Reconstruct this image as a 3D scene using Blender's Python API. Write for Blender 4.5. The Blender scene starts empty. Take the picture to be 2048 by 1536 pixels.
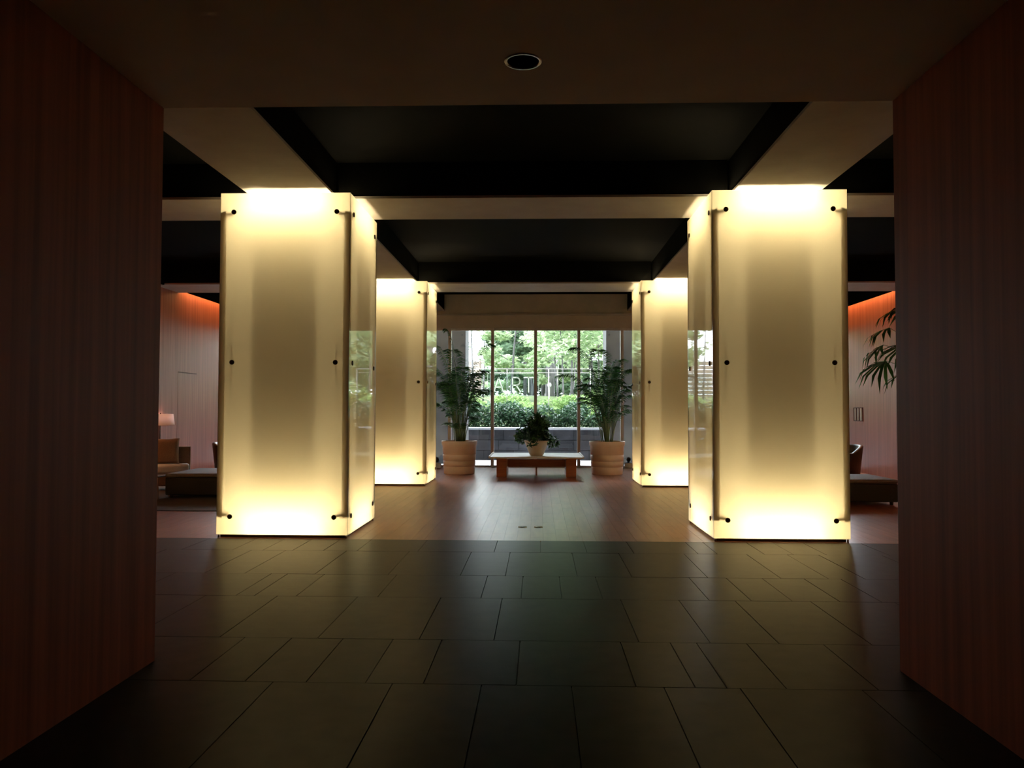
import bpy, bmesh, math, random
import numpy as np
from mathutils import Vector, Matrix

# ------------------------------------------------------------------ camera
scene = bpy.context.scene
col = scene.collection
PI = math.pi
FOC = 1600.0
EYE = Vector((0, 0, 1.5))
_yaw = math.atan2(1077.8 - 1024, FOC)
_pit = math.atan2(820.2 - 768, FOC)
_rol = 0.0027
_f = Vector((-math.sin(_yaw) * math.cos(_pit), math.cos(_yaw) * math.cos(_pit), math.sin(_pit)))
_r = _f.cross(Vector((0, 0, 1))).normalized()
_u = _r.cross(_f)
_r, _u = _r * math.cos(_rol) + _u * math.sin(_rol), _u * math.cos(_rol) - _r * math.sin(_rol)
cam_d = bpy.data.cameras.new('camera')
cam_d.sensor_width = 36.0
cam_d.lens = 36.0 * FOC / 2048.0
cam_d.clip_start = 0.05
cam_d.clip_end = 500
cam = bpy.data.objects.new('camera', cam_d)
col.objects.link(cam)
cam.matrix_world = Matrix(((_r.x, _u.x, -_f.x, EYE.x), (_r.y, _u.y, -_f.y, EYE.y),
                           (_r.z, _u.z, -_f.z, EYE.z), (0, 0, 0, 1)))
scene.camera = cam


def at_y(px, py, y):
    d = _f + _r * ((px - 1024) / FOC) + _u * ((768 - py) / FOC)
    return EYE + d * (y / d.y)


def at_z(px, py, z):
    d = _f + _r * ((px - 1024) / FOC) + _u * ((768 - py) / FOC)
    return EYE + d * ((z - EYE.z) / d.z)


# ------------------------------------------------------------------ world (overcast), exposure
SKY = 14.0
world = bpy.data.worlds.new('overcast_sky')
scene.world = world
world.use_nodes = True
_bg = world.node_tree.nodes['Background']
_bg.inputs[0].default_value = (0.87, 0.90, 1.0, 1)
_bg.inputs[1].default_value = SKY
scene.view_settings.view_transform = 'Standard'
scene.view_settings.look = 'None'
scene.view_settings.exposure = 0.0
scene.view_settings.gamma = 1.0
scene.view_settings.use_curve_mapping = False
cy = scene.cycles
cy.use_denoising = True
cy.max_bounces = 14
cy.diffuse_bounces = 7
cy.glossy_bounces = 5
cy.transmission_bounces = 10
cy.transparent_max_bounces = 24
cy.sample_clamp_indirect = 4.0
cy.caustics_reflective = False
cy.caustics_refractive = False

TUBE_POWER = 172.0          # emission of the tubes inside the light pillars
COVE_POWER = 85.0          # watts of each cove strip lamp

# ------------------------------------------------------------------ helpers


def new_mat(name):
    m = bpy.data.materials.new(name)
    m.use_nodes = True
    nt = m.node_tree
    nt.nodes.clear()
    out = nt.nodes.new('ShaderNodeOutputMaterial')
    return m, nt, out


def N(nt, kind, **kw):
    n = nt.nodes.new(kind)
    for k, v in kw.items():
        setattr(n, k, v)
    return n


def noise_mat(name, c1, c2, scale=(5, 5, 5), rough=0.5, detail=4, bump=0.0, metallic=0.0, spec=0.5,
              lo=0.35, hi=0.65, nscale=1.0, bdist=0.01, rvar=0.0, coat=0.0):
    m, nt, out = new_mat(name)
    p = N(nt, 'ShaderNodeBsdfPrincipled')
    tc = N(nt, 'ShaderNodeTexCoord')
    mp = N(nt, 'ShaderNodeMapping')
    mp.inputs['Scale'].default_value = scale
    nz = N(nt, 'ShaderNodeTexNoise')
    nz.inputs['Scale'].default_value = nscale
    nz.inputs['Detail'].default_value = detail
    rp = N(nt, 'ShaderNodeValToRGB')
    rp.color_ramp.elements[0].position = lo
    rp.color_ramp.elements[1].position = hi
    rp.color_ramp.elements[0].color = (*c1, 1)
    rp.color_ramp.elements[1].color = (*c2, 1)
    L = nt.links.new
    L(tc.outputs['Object'], mp.inputs['Vector'])
    L(mp.outputs[0], nz.inputs['Vector'])
    L(nz.outputs['Fac'], rp.inputs['Fac'])
    L(rp.outputs['Color'], p.inputs['Base Color'])
    p.inputs['Roughness'].default_value = rough
    p.inputs['Metallic'].default_value = metallic
    p.inputs['Specular IOR Level'].default_value = spec
    p.inputs['Coat Weight'].default_value = coat
    p.inputs['Coat Roughness'].default_value = 0.12
    if rvar:
        mr = N(nt, 'ShaderNodeMapRange')
        mr.inputs['To Min'].default_value = rough - rvar
        mr.inputs['To Max'].default_value = rough + rvar
        L(nz.outputs['Fac'], mr.inputs['Value'])
        L(mr.outputs[0], p.inputs['Roughness'])
    if bump:
        b = N(nt, 'ShaderNodeBump')
        b.inputs['Strength'].default_value = bump
        b.inputs['Distance'].default_value = bdist
        L(nz.outputs['Fac'], b.inputs['Height'])
        L(b.outputs[0], p.inputs['Normal'])
    L(p.outputs[0], out.inputs['Surface'])
    return m


def piece_mat(name, c1, c2, scale, rough, spec=0.5, vary=0.35, bump=0.05, detail=5):
    """surface of loose pieces: grain from world position, brightness from a value per piece"""
    m, nt, out = new_mat(name)
    L = nt.links.new
    p = N(nt, 'ShaderNodeBsdfPrincipled')
    g = N(nt, 'ShaderNodeNewGeometry')
    oi = N(nt, 'ShaderNodeObjectInfo')
    mp = N(nt, 'ShaderNodeMapping')
    mp.inputs['Scale'].default_value = scale
    nz = N(nt, 'ShaderNodeTexNoise')
    nz.inputs['Scale'].default_value = 1.0
    nz.inputs['Detail'].default_value = detail
    L(g.outputs['Position'], mp.inputs['Vector'])
    L(mp.outputs[0], nz.inputs['Vector'])
    rp = N(nt, 'ShaderNodeValToRGB')
    rp.color_ramp.elements[0].position = 0.3
    rp.color_ramp.elements[1].position = 0.7
    rp.color_ramp.elements[0].color = (*c1, 1)
    rp.color_ramp.elements[1].color = (*c2, 1)
    L(nz.outputs['Fac'], rp.inputs['Fac'])
    ad = N(nt, 'ShaderNodeMath', operation='ADD')
    L(oi.outputs['Random'], ad.inputs[0])
    L(g.outputs['Random Per Island'], ad.inputs[1])
    fr = N(nt, 'ShaderNodeMath', operation='FRACT')
    L(ad.outputs[0], fr.inputs[0])
    mr = N(nt, 'ShaderNodeMapRange')
    mr.inputs['To Min'].default_value = 1 - vary
    mr.inputs['To Max'].default_value = 1 + vary
    L(fr.outputs[0], mr.inputs['Value'])
    hs = N(nt, 'ShaderNodeHueSaturation')
    L(rp.outputs['Color'], hs.inputs['Color'])
    L(mr.outputs[0], hs.inputs['Value'])
    L(hs.outputs['Color'], p.inputs['Base Color'])
    p.inputs['Roughness'].default_value = rough
    p.inputs['Specular IOR Level'].default_value = spec
    if bump:
        b = N(nt, 'ShaderNodeBump')
        b.inputs['Strength'].default_value = bump
        b.inputs['Distance'].default_value = 0.01
        L(nz.outputs['Fac'], b.inputs['Height'])
        L(b.outputs[0], p.inputs['Normal'])
    L(p.outputs[0], out.inputs['Surface'])
    return m


def honed_mat(name, c1, c2, scale, rough, gloss, vary=0.22):
    """honed stone: diffuse body with a weak rough sheen (gloss = share of a full Fresnel reflection)"""
    m = piece_mat(name, c1, c2, scale, 1.0, 0.0, vary, 0.05)
    nt = m.node_tree
    L = nt.links.new
    p = next(n for n in nt.nodes if n.type == 'BSDF_PRINCIPLED')
    out = next(n for n in nt.nodes if n.type == 'OUTPUT_MATERIAL')
    gl = N(nt, 'ShaderNodeBsdfGlossy')
    gl.inputs['Roughness'].default_value = rough
    fr = N(nt, 'ShaderNodeFresnel')
    fr.inputs['IOR'].default_value = 1.5
    mu = N(nt, 'ShaderNodeMath', operation='MULTIPLY')
    mu.inputs[1].default_value = gloss
    mx = N(nt, 'ShaderNodeMixShader')
    L(fr.outputs[0], mu.inputs[0])
    L(mu.outputs[0], mx.inputs[0])
    L(p.outputs[0], mx.inputs[1])
    L(gl.outputs[0], mx.inputs[2])
    L(mx.outputs[0], out.inputs['Surface'])
    return m


def leaf_mat(name, c1, c2, trans=0.45, rough=0.4, spec=0.4):
    m, nt, out = new_mat(name)
    L = nt.links.new
    g = N(nt, 'ShaderNodeNewGeometry')
    rp = N(nt, 'ShaderNodeValToRGB')
    rp.color_ramp.elements[0].color = (*c1, 1)
    rp.color_ramp.elements[1].color = (*c2, 1)
    L(g.outputs['Random Per Island'], rp.inputs['Fac'])
    p = N(nt, 'ShaderNodeBsdfPrincipled')
    p.inputs['Roughness'].default_value = rough
    p.inputs['Specular IOR Level'].default_value = spec
    t = N(nt, 'ShaderNodeBsdfTranslucent')
    mx = N(nt, 'ShaderNodeMixShader')
    mx.inputs[0].default_value = trans
    L(rp.outputs['Color'], p.inputs['Base Color'])
    L(rp.outputs['Color'], t.inputs['Color'])
    L(p.outputs[0], mx.inputs[1])
    L(t.outputs[0], mx.inputs[2])
    L(mx.outputs[0], out.inputs['Surface'])
    return m


def glass_mat(name, tint, ior=1.5, rough=0.0):
    m, nt, out = new_mat(name)
    L = nt.links.new
    tr = N(nt, 'ShaderNodeBsdfTransparent')
    tr.inputs[0].default_value = (*tint, 1)
    gl = N(nt, 'ShaderNodeBsdfGlossy')
    gl.inputs['Roughness'].default_value = rough
    fr = N(nt, 'ShaderNodeFresnel')
    fr.inputs['IOR'].default_value = ior
    mx = N(nt, 'ShaderNodeMixShader')
    L(fr.outputs[0], mx.inputs[0])
    L(tr.outputs[0], mx.inputs[1])
    L(gl.outputs[0], mx.inputs[2])
    L(mx.outputs[0], out.inputs['Surface'])
    return m


def emit_mat(name, colr, strength):
    m, nt, out = new_mat(name)
    e = N(nt, 'ShaderNodeEmission')
    e.inputs[0].default_value = (*colr, 1)
    e.inputs[1].default_value = strength
    nt.links.new(e.outputs[0], out.inputs['Surface'])
    return m


def frosted_mat(name):
    m, nt, out = new_mat(name)
    L = nt.links.new
    tl = N(nt, 'ShaderNodeBsdfTranslucent')
    tl.inputs[0].default_value = (0.93, 0.86, 0.68, 1)
    df = N(nt, 'ShaderNodeBsdfDiffuse')
    df.inputs[0].default_value = (0.80, 0.73, 0.56, 1)
    mx = N(nt, 'ShaderNodeMixShader')
    mx.inputs[0].default_value = 0.60
    gl = N(nt, 'ShaderNodeBsdfGlossy')
    gl.inputs['Roughness'].default_value = 0.02
    fr = N(nt, 'ShaderNodeFresnel')
    fr.inputs['IOR'].default_value = 1.52
    m2 = N(nt, 'ShaderNodeMixShader')
    L(tl.outputs[0], mx.inputs[1])
    L(df.outputs[0], mx.inputs[2])
    L(fr.outputs[0], m2.inputs[0])
    L(mx.outputs[0], m2.inputs[1])
    L(gl.outputs[0], m2.inputs[2])
    L(m2.outputs[0], out.inputs['Surface'])
    return m


def clear_mat(name, tint):
    m, nt, out = new_mat(name)
    t = N(nt, 'ShaderNodeBsdfTransparent')
    t.inputs[0].default_value = (*tint, 1)
    nt.links.new(t.outputs[0], out.inputs['Surface'])
    return m


M = {}
M['veneer'] = noise_mat('wood_veneer', (0.31, 0.095, 0.055), (0.45, 0.165, 0.105), (22, 22, 0.45), 0.42, 6, 0.02, spec=0.45, rvar=0.06)
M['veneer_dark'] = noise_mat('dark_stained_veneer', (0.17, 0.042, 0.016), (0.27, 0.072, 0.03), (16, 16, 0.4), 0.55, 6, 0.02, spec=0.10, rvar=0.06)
M['soffit'] = noise_mat('soffit_paint', (0.34, 0.31, 0.27), (0.38, 0.35, 0.31), (3, 3, 3), 0.7)
M['corr_ceiling'] = noise_mat('corridor_ceiling_paint', (0.82, 0.70, 0.62), (0.86, 0.74, 0.66), (3, 3, 3), 0.7)
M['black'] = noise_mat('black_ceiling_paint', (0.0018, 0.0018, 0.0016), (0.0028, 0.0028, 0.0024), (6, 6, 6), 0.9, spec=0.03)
M['beige_wall'] = noise_mat('beige_header_paint', (0.42, 0.36, 0.28), (0.47, 0.40, 0.31), (3, 3, 3), 0.6)
M['plaster'] = noise_mat('dark_plaster', (0.16, 0.12, 0.09), (0.2, 0.15, 0.11), (3, 3, 3), 0.7)
M['tile'] = honed_mat('dark_stone_tile', (0.015, 0.0135, 0.011), (0.028, 0.025, 0.020), (7, 7, 7), 0.32, 0.46)
M['joint'] = noise_mat('tile_joint', (0.012, 0.011, 0.010), (0.018, 0.016, 0.014), (9, 9, 9), 0.8)
M['plank'] = piece_mat('polished_wood_plank', (0.26, 0.095, 0.052), (0.35, 0.138, 0.077), (14, 1.6, 4), 0.285, 0.45, 0.09, 0.0, 2)
M['frost'] = frosted_mat('frosted_glass_film')
M['clear'] = clear_mat('clear_glass_back', (0.97, 0.98, 0.95))
M['edge'] = noise_mat('green_glass_edge', (0.30, 0.31, 0.16), (0.36, 0.36, 0.20), (3, 3, 3), 0.15)
M['core'] = noise_mat('cream_core_paint', (0.84, 0.75, 0.55), (0.87, 0.78, 0.58), (2, 2, 2), 0.8)
M['bronze'] = noise_mat('dark_bronze', (0.05, 0.032, 0.018), (0.08, 0.05, 0.03), (30, 30, 30), 0.38, metallic=0.7)
M['steel'] = noise_mat('brushed_steel', (0.45, 0.43, 0.40), (0.6, 0.57, 0.53), (60, 60, 2), 0.3, metallic=1.0)
M['olive'] = noise_mat('olive_bracket_metal', (0.20, 0.15, 0.06), (0.25, 0.19, 0.08), (12, 12, 2), 0.5, metallic=0.3)
def strip_mat():
    m, nt, out = new_mat('olive_diffusing_strip')
    nz = N(nt, 'ShaderNodeTexNoise')
    nz.inputs['Scale'].default_value = 3
    rp = N(nt, 'ShaderNodeValToRGB')
    rp.color_ramp.elements[0].color = (0.50, 0.42, 0.20, 1)
    rp.color_ramp.elements[1].color = (0.56, 0.47, 0.24, 1)
    d = N(nt, 'ShaderNodeBsdfDiffuse')
    t = N(nt, 'ShaderNodeBsdfTranslucent')
    mx = N(nt, 'ShaderNodeMixShader')
    mx.inputs[0].default_value = 0.7
    L = nt.links.new
    L(nz.outputs['Fac'], rp.inputs['Fac'])
    L(rp.outputs['Color'], d.inputs[0])
    L(rp.outputs['Color'], t.inputs[0])
    L(d.outputs[0], mx.inputs[1])
    L(t.outputs[0], mx.inputs[2])
    L(mx.outputs[0], out.inputs['Surface'])
    return m


M['strip'] = strip_mat()
M['tube'] = emit_mat('warm_tube_light', (1.0, 0.80, 0.46), TUBE_POWER)
M['mullion'] = noise_mat('window_mullion_metal', (0.46, 0.42, 0.39), (0.52, 0.48, 0.45), (20, 20, 2), 0.4, metallic=0.1)
M['pane'] = glass_mat('window_glass', (0.93, 0.965, 0.95))
M['concrete'] = noise_mat('grey_concrete', (0.065, 0.065, 0.067), (0.10, 0.098, 0.10), (2.2, 2.2, 2.2), 0.8, bump=0.1)
M['paving'] = piece_mat('pale_terrace_paving', (0.55, 0.55, 0.57), (0.66, 0.66, 0.68), (3, 3, 3), 0.55, 0.4, 0.08)
M['stone_block'] = piece_mat('slate_block', (0.024, 0.026, 0.032), (0.062, 0.062, 0.072), (3, 3, 3), 0.6, 0.4, 0.45, 0.3)
M['coping'] = noise_mat('pale_coping_stone', (0.55, 0.57, 0.62), (0.66, 0.68, 0.72), (4, 4, 4), 0.6)
M['soil'] = noise_mat('garden_soil_and_moss', (0.05, 0.075, 0.03), (0.15, 0.20, 0.07), (1.5, 1.5, 1.5), 0.9, bump=0.3)
M['hedge'] = leaf_mat('hedge_leaf', (0.018, 0.050, 0.026), (0.075, 0.155, 0.075), 0.3, 0.28, 0.6)
M['lime'] = leaf_mat('lime_shrub_leaf', (0.24, 0.38, 0.14), (0.52, 0.66, 0.30), 0.5)
M['maple'] = leaf_mat('haze_paled_green_leaf', (0.30, 0.42, 0.24), (0.66, 0.74, 0.50), 0.55)  # light green leaves, paled further: garden haze and glare put into the colour
M['darkleaf'] = leaf_mat('deep_green_leaf', (0.09, 0.16, 0.10), (0.27, 0.38, 0.24), 0.45)
M['bark'] = noise_mat('grey_bark', (0.13, 0.12, 0.13), (0.26, 0.24, 0.26), (14, 14, 2), 0.85, bump=0.4)
M['fence'] = piece_mat('tan_fence_board', (0.36, 0.28, 0.24), (0.46, 0.37, 0.32), (1, 12, 12), 0.6, 0.3, 0.1)
M['planter'] = noise_mat('sandy_planter_resin', (0.70, 0.50, 0.38), (0.76, 0.55, 0.42), (4, 4, 4), 0.5)
M['bowl'] = noise_mat('cream_bowl_glaze', (0.60, 0.50, 0.36), (0.66, 0.56, 0.41), (4, 4, 4), 0.35)
M['palmleaf'] = leaf_mat('palm_leaflet', (0.018, 0.062, 0.016), (0.055, 0.15, 0.036), 0.35, 0.5, 0.15)
M['palmstem'] = noise_mat('palm_stem', (0.08, 0.12, 0.035), (0.14, 0.18, 0.06), (12, 12, 3), 0.5)
M['pottedleaf'] = leaf_mat('glossy_pot_leaf', (0.018, 0.055, 0.022), (0.07, 0.15, 0.06), 0.25, 0.25, 0.6)
M['benchwood'] = noise_mat('red_bench_wood', (0.26, 0.075, 0.032), (0.36, 0.115, 0.05), (3, 30, 30), 0.32, 5)
M['benchtop'] = noise_mat('pale_lacquered_bench_top', (0.84, 0.83, 0.84), (0.88, 0.87, 0.88), (2, 30, 30), 0.5, 5, spec=0.2)
M['dark_leather'] = noise_mat('dark_brown_leather', (0.022, 0.014, 0.010), (0.034, 0.021, 0.014), (30, 30, 30), 0.42, bump=0.08)
M['dark_fabric'] = noise_mat('dark_brown_upholstery', (0.020, 0.015, 0.012), (0.032, 0.024, 0.019), (60, 60, 60), 0.8, bump=0.15)
M['ottoman_top'] = noise_mat('taupe_suede', (0.15, 0.12, 0.10), (0.19, 0.155, 0.13), (50, 50, 50), 0.75, bump=0.1)
M['sofa'] = noise_mat('grey_mauve_sofa_fabric', (0.52, 0.57, 0.74), (0.58, 0.63, 0.80), (60, 60, 60), 0.85, bump=0.1)
M['sofaback'] = noise_mat('brown_sofa_fabric', (0.14, 0.085, 0.07), (0.18, 0.11, 0.09), (60, 60, 60), 0.85, bump=0.1)
M['cushion'] = noise_mat('tan_cushion_fabric', (0.15, 0.09, 0.066), (0.19, 0.115, 0.085), (70, 70, 70), 0.85, bump=0.15)
M['piping'] = noise_mat('pale_piping', (0.55, 0.48, 0.38), (0.6, 0.53, 0.42), (30, 30, 30), 0.7)
M['rug'] = noise_mat('dark_taupe_rug', (0.040, 0.029, 0.022), (0.060, 0.045, 0.034), (50, 50, 50), 0.95, bump=0.3)
M['plastic_white'] = noise_mat('white_plastic', (0.6, 0.58, 0.55), (0.66, 0.64, 0.6), (4, 4, 4), 0.4)
M['plastic_black'] = noise_mat('black_plastic', (0.012, 0.012, 0.012), (0.02, 0.02, 0.02), (9, 9, 9), 0.4)
M['groove'] = noise_mat('dark_seam', (0.09, 0.035, 0.022), (0.12, 0.045, 0.03), (9, 9, 9), 0.8)
M['brass'] = noise_mat('aged_brass', (0.30, 0.22, 0.12), (0.42, 0.32, 0.18), (30, 30, 30), 0.25, metallic=1.0)
M['sign_glass'] = glass_mat('sign_glass', (0.80, 0.86, 0.86))
M['sign_white'] = noise_mat('sign_pale_enamel', (0.66, 0.70, 0.58), (0.74, 0.78, 0.66), (5, 5, 5), 0.4)
M['lamp_white'] = noise_mat('white_lamp_enamel', (0.8, 0.8, 0.82), (0.86, 0.86, 0.88), (5, 5, 5), 0.4)
M['hole'] = noise_mat('dark_reflector', (0.012, 0.010, 0.008), (0.02, 0.016, 0.012), (9, 9, 9), 0.4, metallic=0.3)


def shade_mat():
    m, nt, out = new_mat('lamp_shade_linen')
    L = nt.links.new
    nz = N(nt, 'ShaderNodeTexNoise')
    nz.inputs['Scale'].default_value = 160
    rp = N(nt, 'ShaderNodeValToRGB')
    rp.color_ramp.elements[0].color = (0.84, 0.78, 0.80, 1)
    rp.color_ramp.elements[1].color = (0.90, 0.84, 0.86, 1)
    L(nz.outputs['Fac'], rp.inputs['Fac'])
    d = N(nt, 'ShaderNodeBsdfDiffuse')
    t = N(nt, 'ShaderNodeBsdfTranslucent')
    mx = N(nt, 'ShaderNodeMixShader')
    mx.inputs[0].default_value = 0.5
    L(rp.outputs['Color'], d.inputs[0])
    L(rp.outputs['Color'], t.inputs[0])
    L(d.outputs[0], mx.inputs[1])
    L(t.outputs[0], mx.inputs[2])
    L(mx.outputs[0], out.inputs['Surface'])
    return m


M['shade'] = shade_mat()


class MB:
    """collects shapes, then links them as ONE mesh object"""

    def __init__(self):
        self.bm = bmesh.new()

    def _apply(self, verts, mi):
        fs = set()
        for v in verts:
            for f in v.link_faces:
                fs.add(f)
        for f in fs:
            f.material_index = mi

    def box(self, x0, x1, y0, y1, z0, z1, bevel=0.0, mi=0, seg=2):
        vs = [self.bm.verts.new(p) for p in ((x0, y0, z0), (x1, y0, z0), (x1, y1, z0), (x0, y1, z0),
                                             (x0, y0, z1), (x1, y0, z1), (x1, y1, z1), (x0, y1, z1))]
        fs = [self.bm.faces.new([vs[i] for i in q]) for q in
              ((3, 2, 1, 0), (4, 5, 6, 7), (0, 1, 5, 4), (1, 2, 6, 5), (2, 3, 7, 6), (3, 0, 4, 7))]
        for f in fs:
            f.material_index = mi
        if bevel:
            es = list({e for f in fs for e in f.edges})
            r = bmesh.ops.bevel(self.bm, geom=es, offset=bevel, segments=seg, profile=0.5, affect='EDGES')
            for f in r['faces']:
                f.material_index = mi
        return self

    def prism(self, pts, z0, z1, mi=0, bevel=0.0):
        """vertical prism over an anticlockwise outline"""
        a = [self.bm.verts.new((x, y, z0)) for x, y in pts]
        b = [self.bm.verts.new((x, y, z1)) for x, y in pts]
        n = len(pts)
        fs = [self.bm.faces.new(list(reversed(a))), self.bm.faces.new(b)]
        for i in range(n):
            fs.append(self.bm.faces.new((a[i], a[(i + 1) % n], b[(i + 1) % n], b[i])))
        for f in fs:
            f.material_index = mi
        if bevel:
            es = list({e for f in fs[:2] for e in f.edges})
            bmesh.ops.bevel(self.bm, geom=es, offset=bevel, segments=2, profile=0.5, affect='EDGES')
        return self

    def lathe(self, prof, seg=32, c=(0, 0), cap0=False, cap1=False, mi=0):
        rings = []
        for r, z in prof:
            rings.append([self.bm.verts.new((c[0] + r * math.cos(2 * PI * k / seg), c[1] + r * math.sin(2 * PI * k / seg), z))
                          for k in range(seg)])
        for a, b in zip(rings, rings[1:]):
            for k in range(seg):
                f = self.bm.faces.new((a[k], a[(k + 1) % seg], b[(k + 1) % seg], b[k]))
                f.material_index = mi
                f.smooth = True
        if cap0:
            self.bm.faces.new(list(reversed(rings[0]))).material_index = mi
        if cap1:
            self.bm.faces.new(rings[-1]).material_index = mi
        return self

    def tube(self, pts, rad, seg=8, mi=0, caps=True):
        pts = [Vector(p) for p in pts]
        if not isinstance(rad, (list, tuple)):
            rad = [rad] * len(pts)
        rings = []
        for i, p in enumerate(pts):
            d = (pts[min(i + 1, len(pts) - 1)] - pts[max(i - 1, 0)]).normalized()
            ref = Vector((0, 0, 1)) if abs(d.z) < 0.9 else Vector((1, 0, 0))
            s = d.cross(ref).normalized()
            t = s.cross(d).normalized()
            rings.append([self.bm.verts.new(p + (s * math.cos(2 * PI * k / seg) + t * math.sin(2 * PI * k / seg)) * rad[i])
                          for k in range(seg)])
        for a, b in zip(rings, rings[1:]):
            for k in range(seg):
                f = self.bm.faces.new((a[k], b[k], b[(k + 1) % seg], a[(k + 1) % seg]))
                f.material_index = mi
                f.smooth = True
        if caps:
            self.bm.faces.new(rings[0]).material_index = mi
            self.bm.faces.new(list(reversed(rings[-1]))).material_index = mi
        return self

    def poly(self, pts, mi=0):
        f = self.bm.faces.new([self.bm.verts.new(p) for p in pts])
        f.material_index = mi
        return self

    def mesh(self, name, mats):
        bmesh.ops.recalc_face_normals(self.bm, faces=self.bm.faces)
        me = bpy.data.meshes.new(name)
        self.bm.to_mesh(me)
        self.bm.free()
        for m in (mats if isinstance(mats, (list, tuple)) else [mats]):
            me.materials.append(M[m])
        return me

    def build(self, name, mats, parent=None, loc=None, smooth=False):
        me = self.mesh(name, mats)
        if smooth:
            for p in me.polygons:
                p.use_smooth = True
        return put(name, me, parent, loc)


def put(name, me, parent=None, loc=None, rotz=0.0):
    o = bpy.data.objects.new(name, me)
    col.objects.link(o)
    if parent is not None:
        o.parent = parent
    if loc is not None:
        o.location = loc
    if rotz:
        o.rotation_euler[2] = rotz
    return o


def raw_mesh(name, verts, faces, mat, smooth=False):
    me = bpy.data.meshes.new(name)
    verts = np.asarray(verts, dtype=np.float32)
    faces = np.asarray(faces, dtype=np.int32)
    n, k = faces.shape
    me.vertices.add(len(verts))
    me.vertices.foreach_set('co', verts.ravel())
    me.loops.add(n * k)
    me.loops.foreach_set('vertex_index', faces.ravel())
    me.polygons.add(n)
    me.polygons.foreach_set('loop_start', np.arange(0, n * k, k, dtype=np.int32))
    me.polygons.foreach_set('loop_total', np.full(n, k, dtype=np.int32))
    if smooth:
        me.polygons.foreach_set('use_smooth', np.ones(n, dtype=bool))
    me.update(calc_edges=True)
    me.validate()
    me.materials.append(M[mat])
    return me


def tag(o, label, cat, group=None):
    o['label'] = label
    o['category'] = cat
    if group:
        o['group'] = group
    return o


def struct(o, label=None):
    o['kind'] = 'structure'
    if label:
        o['label'] = label
    return o


def thing(name, label, cat, loc=(0, 0, 0), rotz=0.0, group=None):
    o = bpy.data.objects.new(name, None)
    o.empty_display_size = 0.2
    col.objects.link(o)
    o.location = loc
    o.rotation_euler[2] = rotz
    return tag(o, label, cat, group)


def root(name, label=None):
    o = bpy.data.objects.new(name, None)
    o.empty_display_size = 0.2
    col.objects.link(o)
    return struct(o, label)


# ------------------------------------------------------------------ setting: dimensions
XL, XR = -8.05, 7.85            # lobby side walls
CL, CR = -2.29, 2.09            # corridor walls
YC = 4.75                       # corridor end
YF = 9.25                       # stone to wood
YW = 21.0                       # window plane
HC = 3.335                      # corridor ceiling
HS = 4.10                       # beam soffits
HT = 4.55                       # coffer top

# floor slab
floor = struct(MB().box(XL - 0.2, XR + 0.2, -4.2, YW + 0.15, -0.25, -0.012).build('floor', 'joint'),
               'dark stone and polished wood floor')
rnd = random.Random(4)
rows = [(-4.0, -3.1), (-3.1, -1.95), (-1.95, -1.1), (-1.1, 0.05), (0.05, 0.9), (0.9, 2.07), (2.07, 2.92), (2.92, 4.414), (4.414, 5.257),
        (5.257, 6.424), (6.424, 7.287), (7.287, 8.489), (8.489, YF)]
rows[6:8] = [(2.07, 3.24), (3.24, 4.414)]
known = {
    3.24: [-1.46, -0.80, -0.31, 0.68, 1.09],
    4.414: [-1.93, -1.62, -1.28, -0.95, -0.63, -0.12, 0.53, 0.85, 1.02, 1.34],
    5.257: [-2.10, -1.45, -0.78, -0.29, 0.65, 1.11, 1.55, 2.14],
    6.424: [-2.44, -2.29, -1.95, -1.29, -0.46, -0.14, 1.35, 1.68, 2.00, 2.37],
    7.287: [-3.06, -2.69, -2.04, -1.37, -0.71, -0.30, 1.52, 2.17, 2.59],
    8.489: [-3.27, -2.94, -2.62, -2.29, -1.93, -0.47, 1.67, 1.87, 2.36, 2.66, 3.00],
}


def fill(a, b):
    """split a long stretch into tile widths of the 0.325 m module"""
    out = []
    x = a
    while b - x > 0.95:
        x += rnd.choice((0.325, 0.65, 0.65, 0.49))
        out.append(x)
    return out


for y0, y1 in rows:
    lo, hi = (XL, XR) if y0 >= YC - 0.4 else (CL, CR)
    js = [lo] + [k for k in known.get(round(y0, 3), []) if lo + 0.1 < k < hi - 0.1] + [hi]
    full = []
    for a, b in zip(js, js[1:]):
        full.append(a)
        full += fill(a, b)
    full.append(hi)
    g = 0.003
    for a, b in zip(full, full[1:]):
        MB().box(-(b - a) / 2 + g, (b - a) / 2 - g, -(y1 - y0) / 2 + g, (y1 - y0) / 2 - g, -0.02, rnd.uniform(-0.0006, 0.0006)) \
            .build('tile', 'tile', floor, ((a + b) / 2, (y0 + y1) / 2, 0))

# wood planks, lengthwise
PW, PLN = 0.152, 0.92
plank_spots = []
nx = int((XR - XL) / PW)
for i in range(nx):
    x = XL + (i + 0.5) * (XR - XL) / nx
    y = YF
    first = PLN * ((i * 0.37) % 1.0)
    if first < 0.15:
        first = 0.5
    ln = first
    while y < YW - 0.02:
        e = min(y + ln, YW)
        plank_spots.append((x, y, e))
        y = e
        ln = PLN
near = [p for p in plank_spots if abs(p[0]) < 4.6]
near.sort(key=lambda p: p[1])
near = near[:300]
nset = set(near)
pw = (XR - XL) / nx
pmesh = {}
for x, a, b in near:
    k = round(b - a, 3)
    if k not in pmesh:
        pmesh[k] = MB().box(-pw / 2 + .0008, pw / 2 - .0008, 0.0008, b - a - .0008, -0.014, 0).mesh('plank', 'plank')
    put('plank', pmesh[k], floor, (x, a, 0))
mb = MB()
for x, a, b in plank_spots:
    if (x, a, b) not in nset:
        mb.box(x - pw / 2 + .0008, x + pw / 2 - .0008, a + .0008, b - .0008, -0.014, 0)
o = mb.build('far_planks', 'plank', floor)
o['kind'] = 'stuff'

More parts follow.
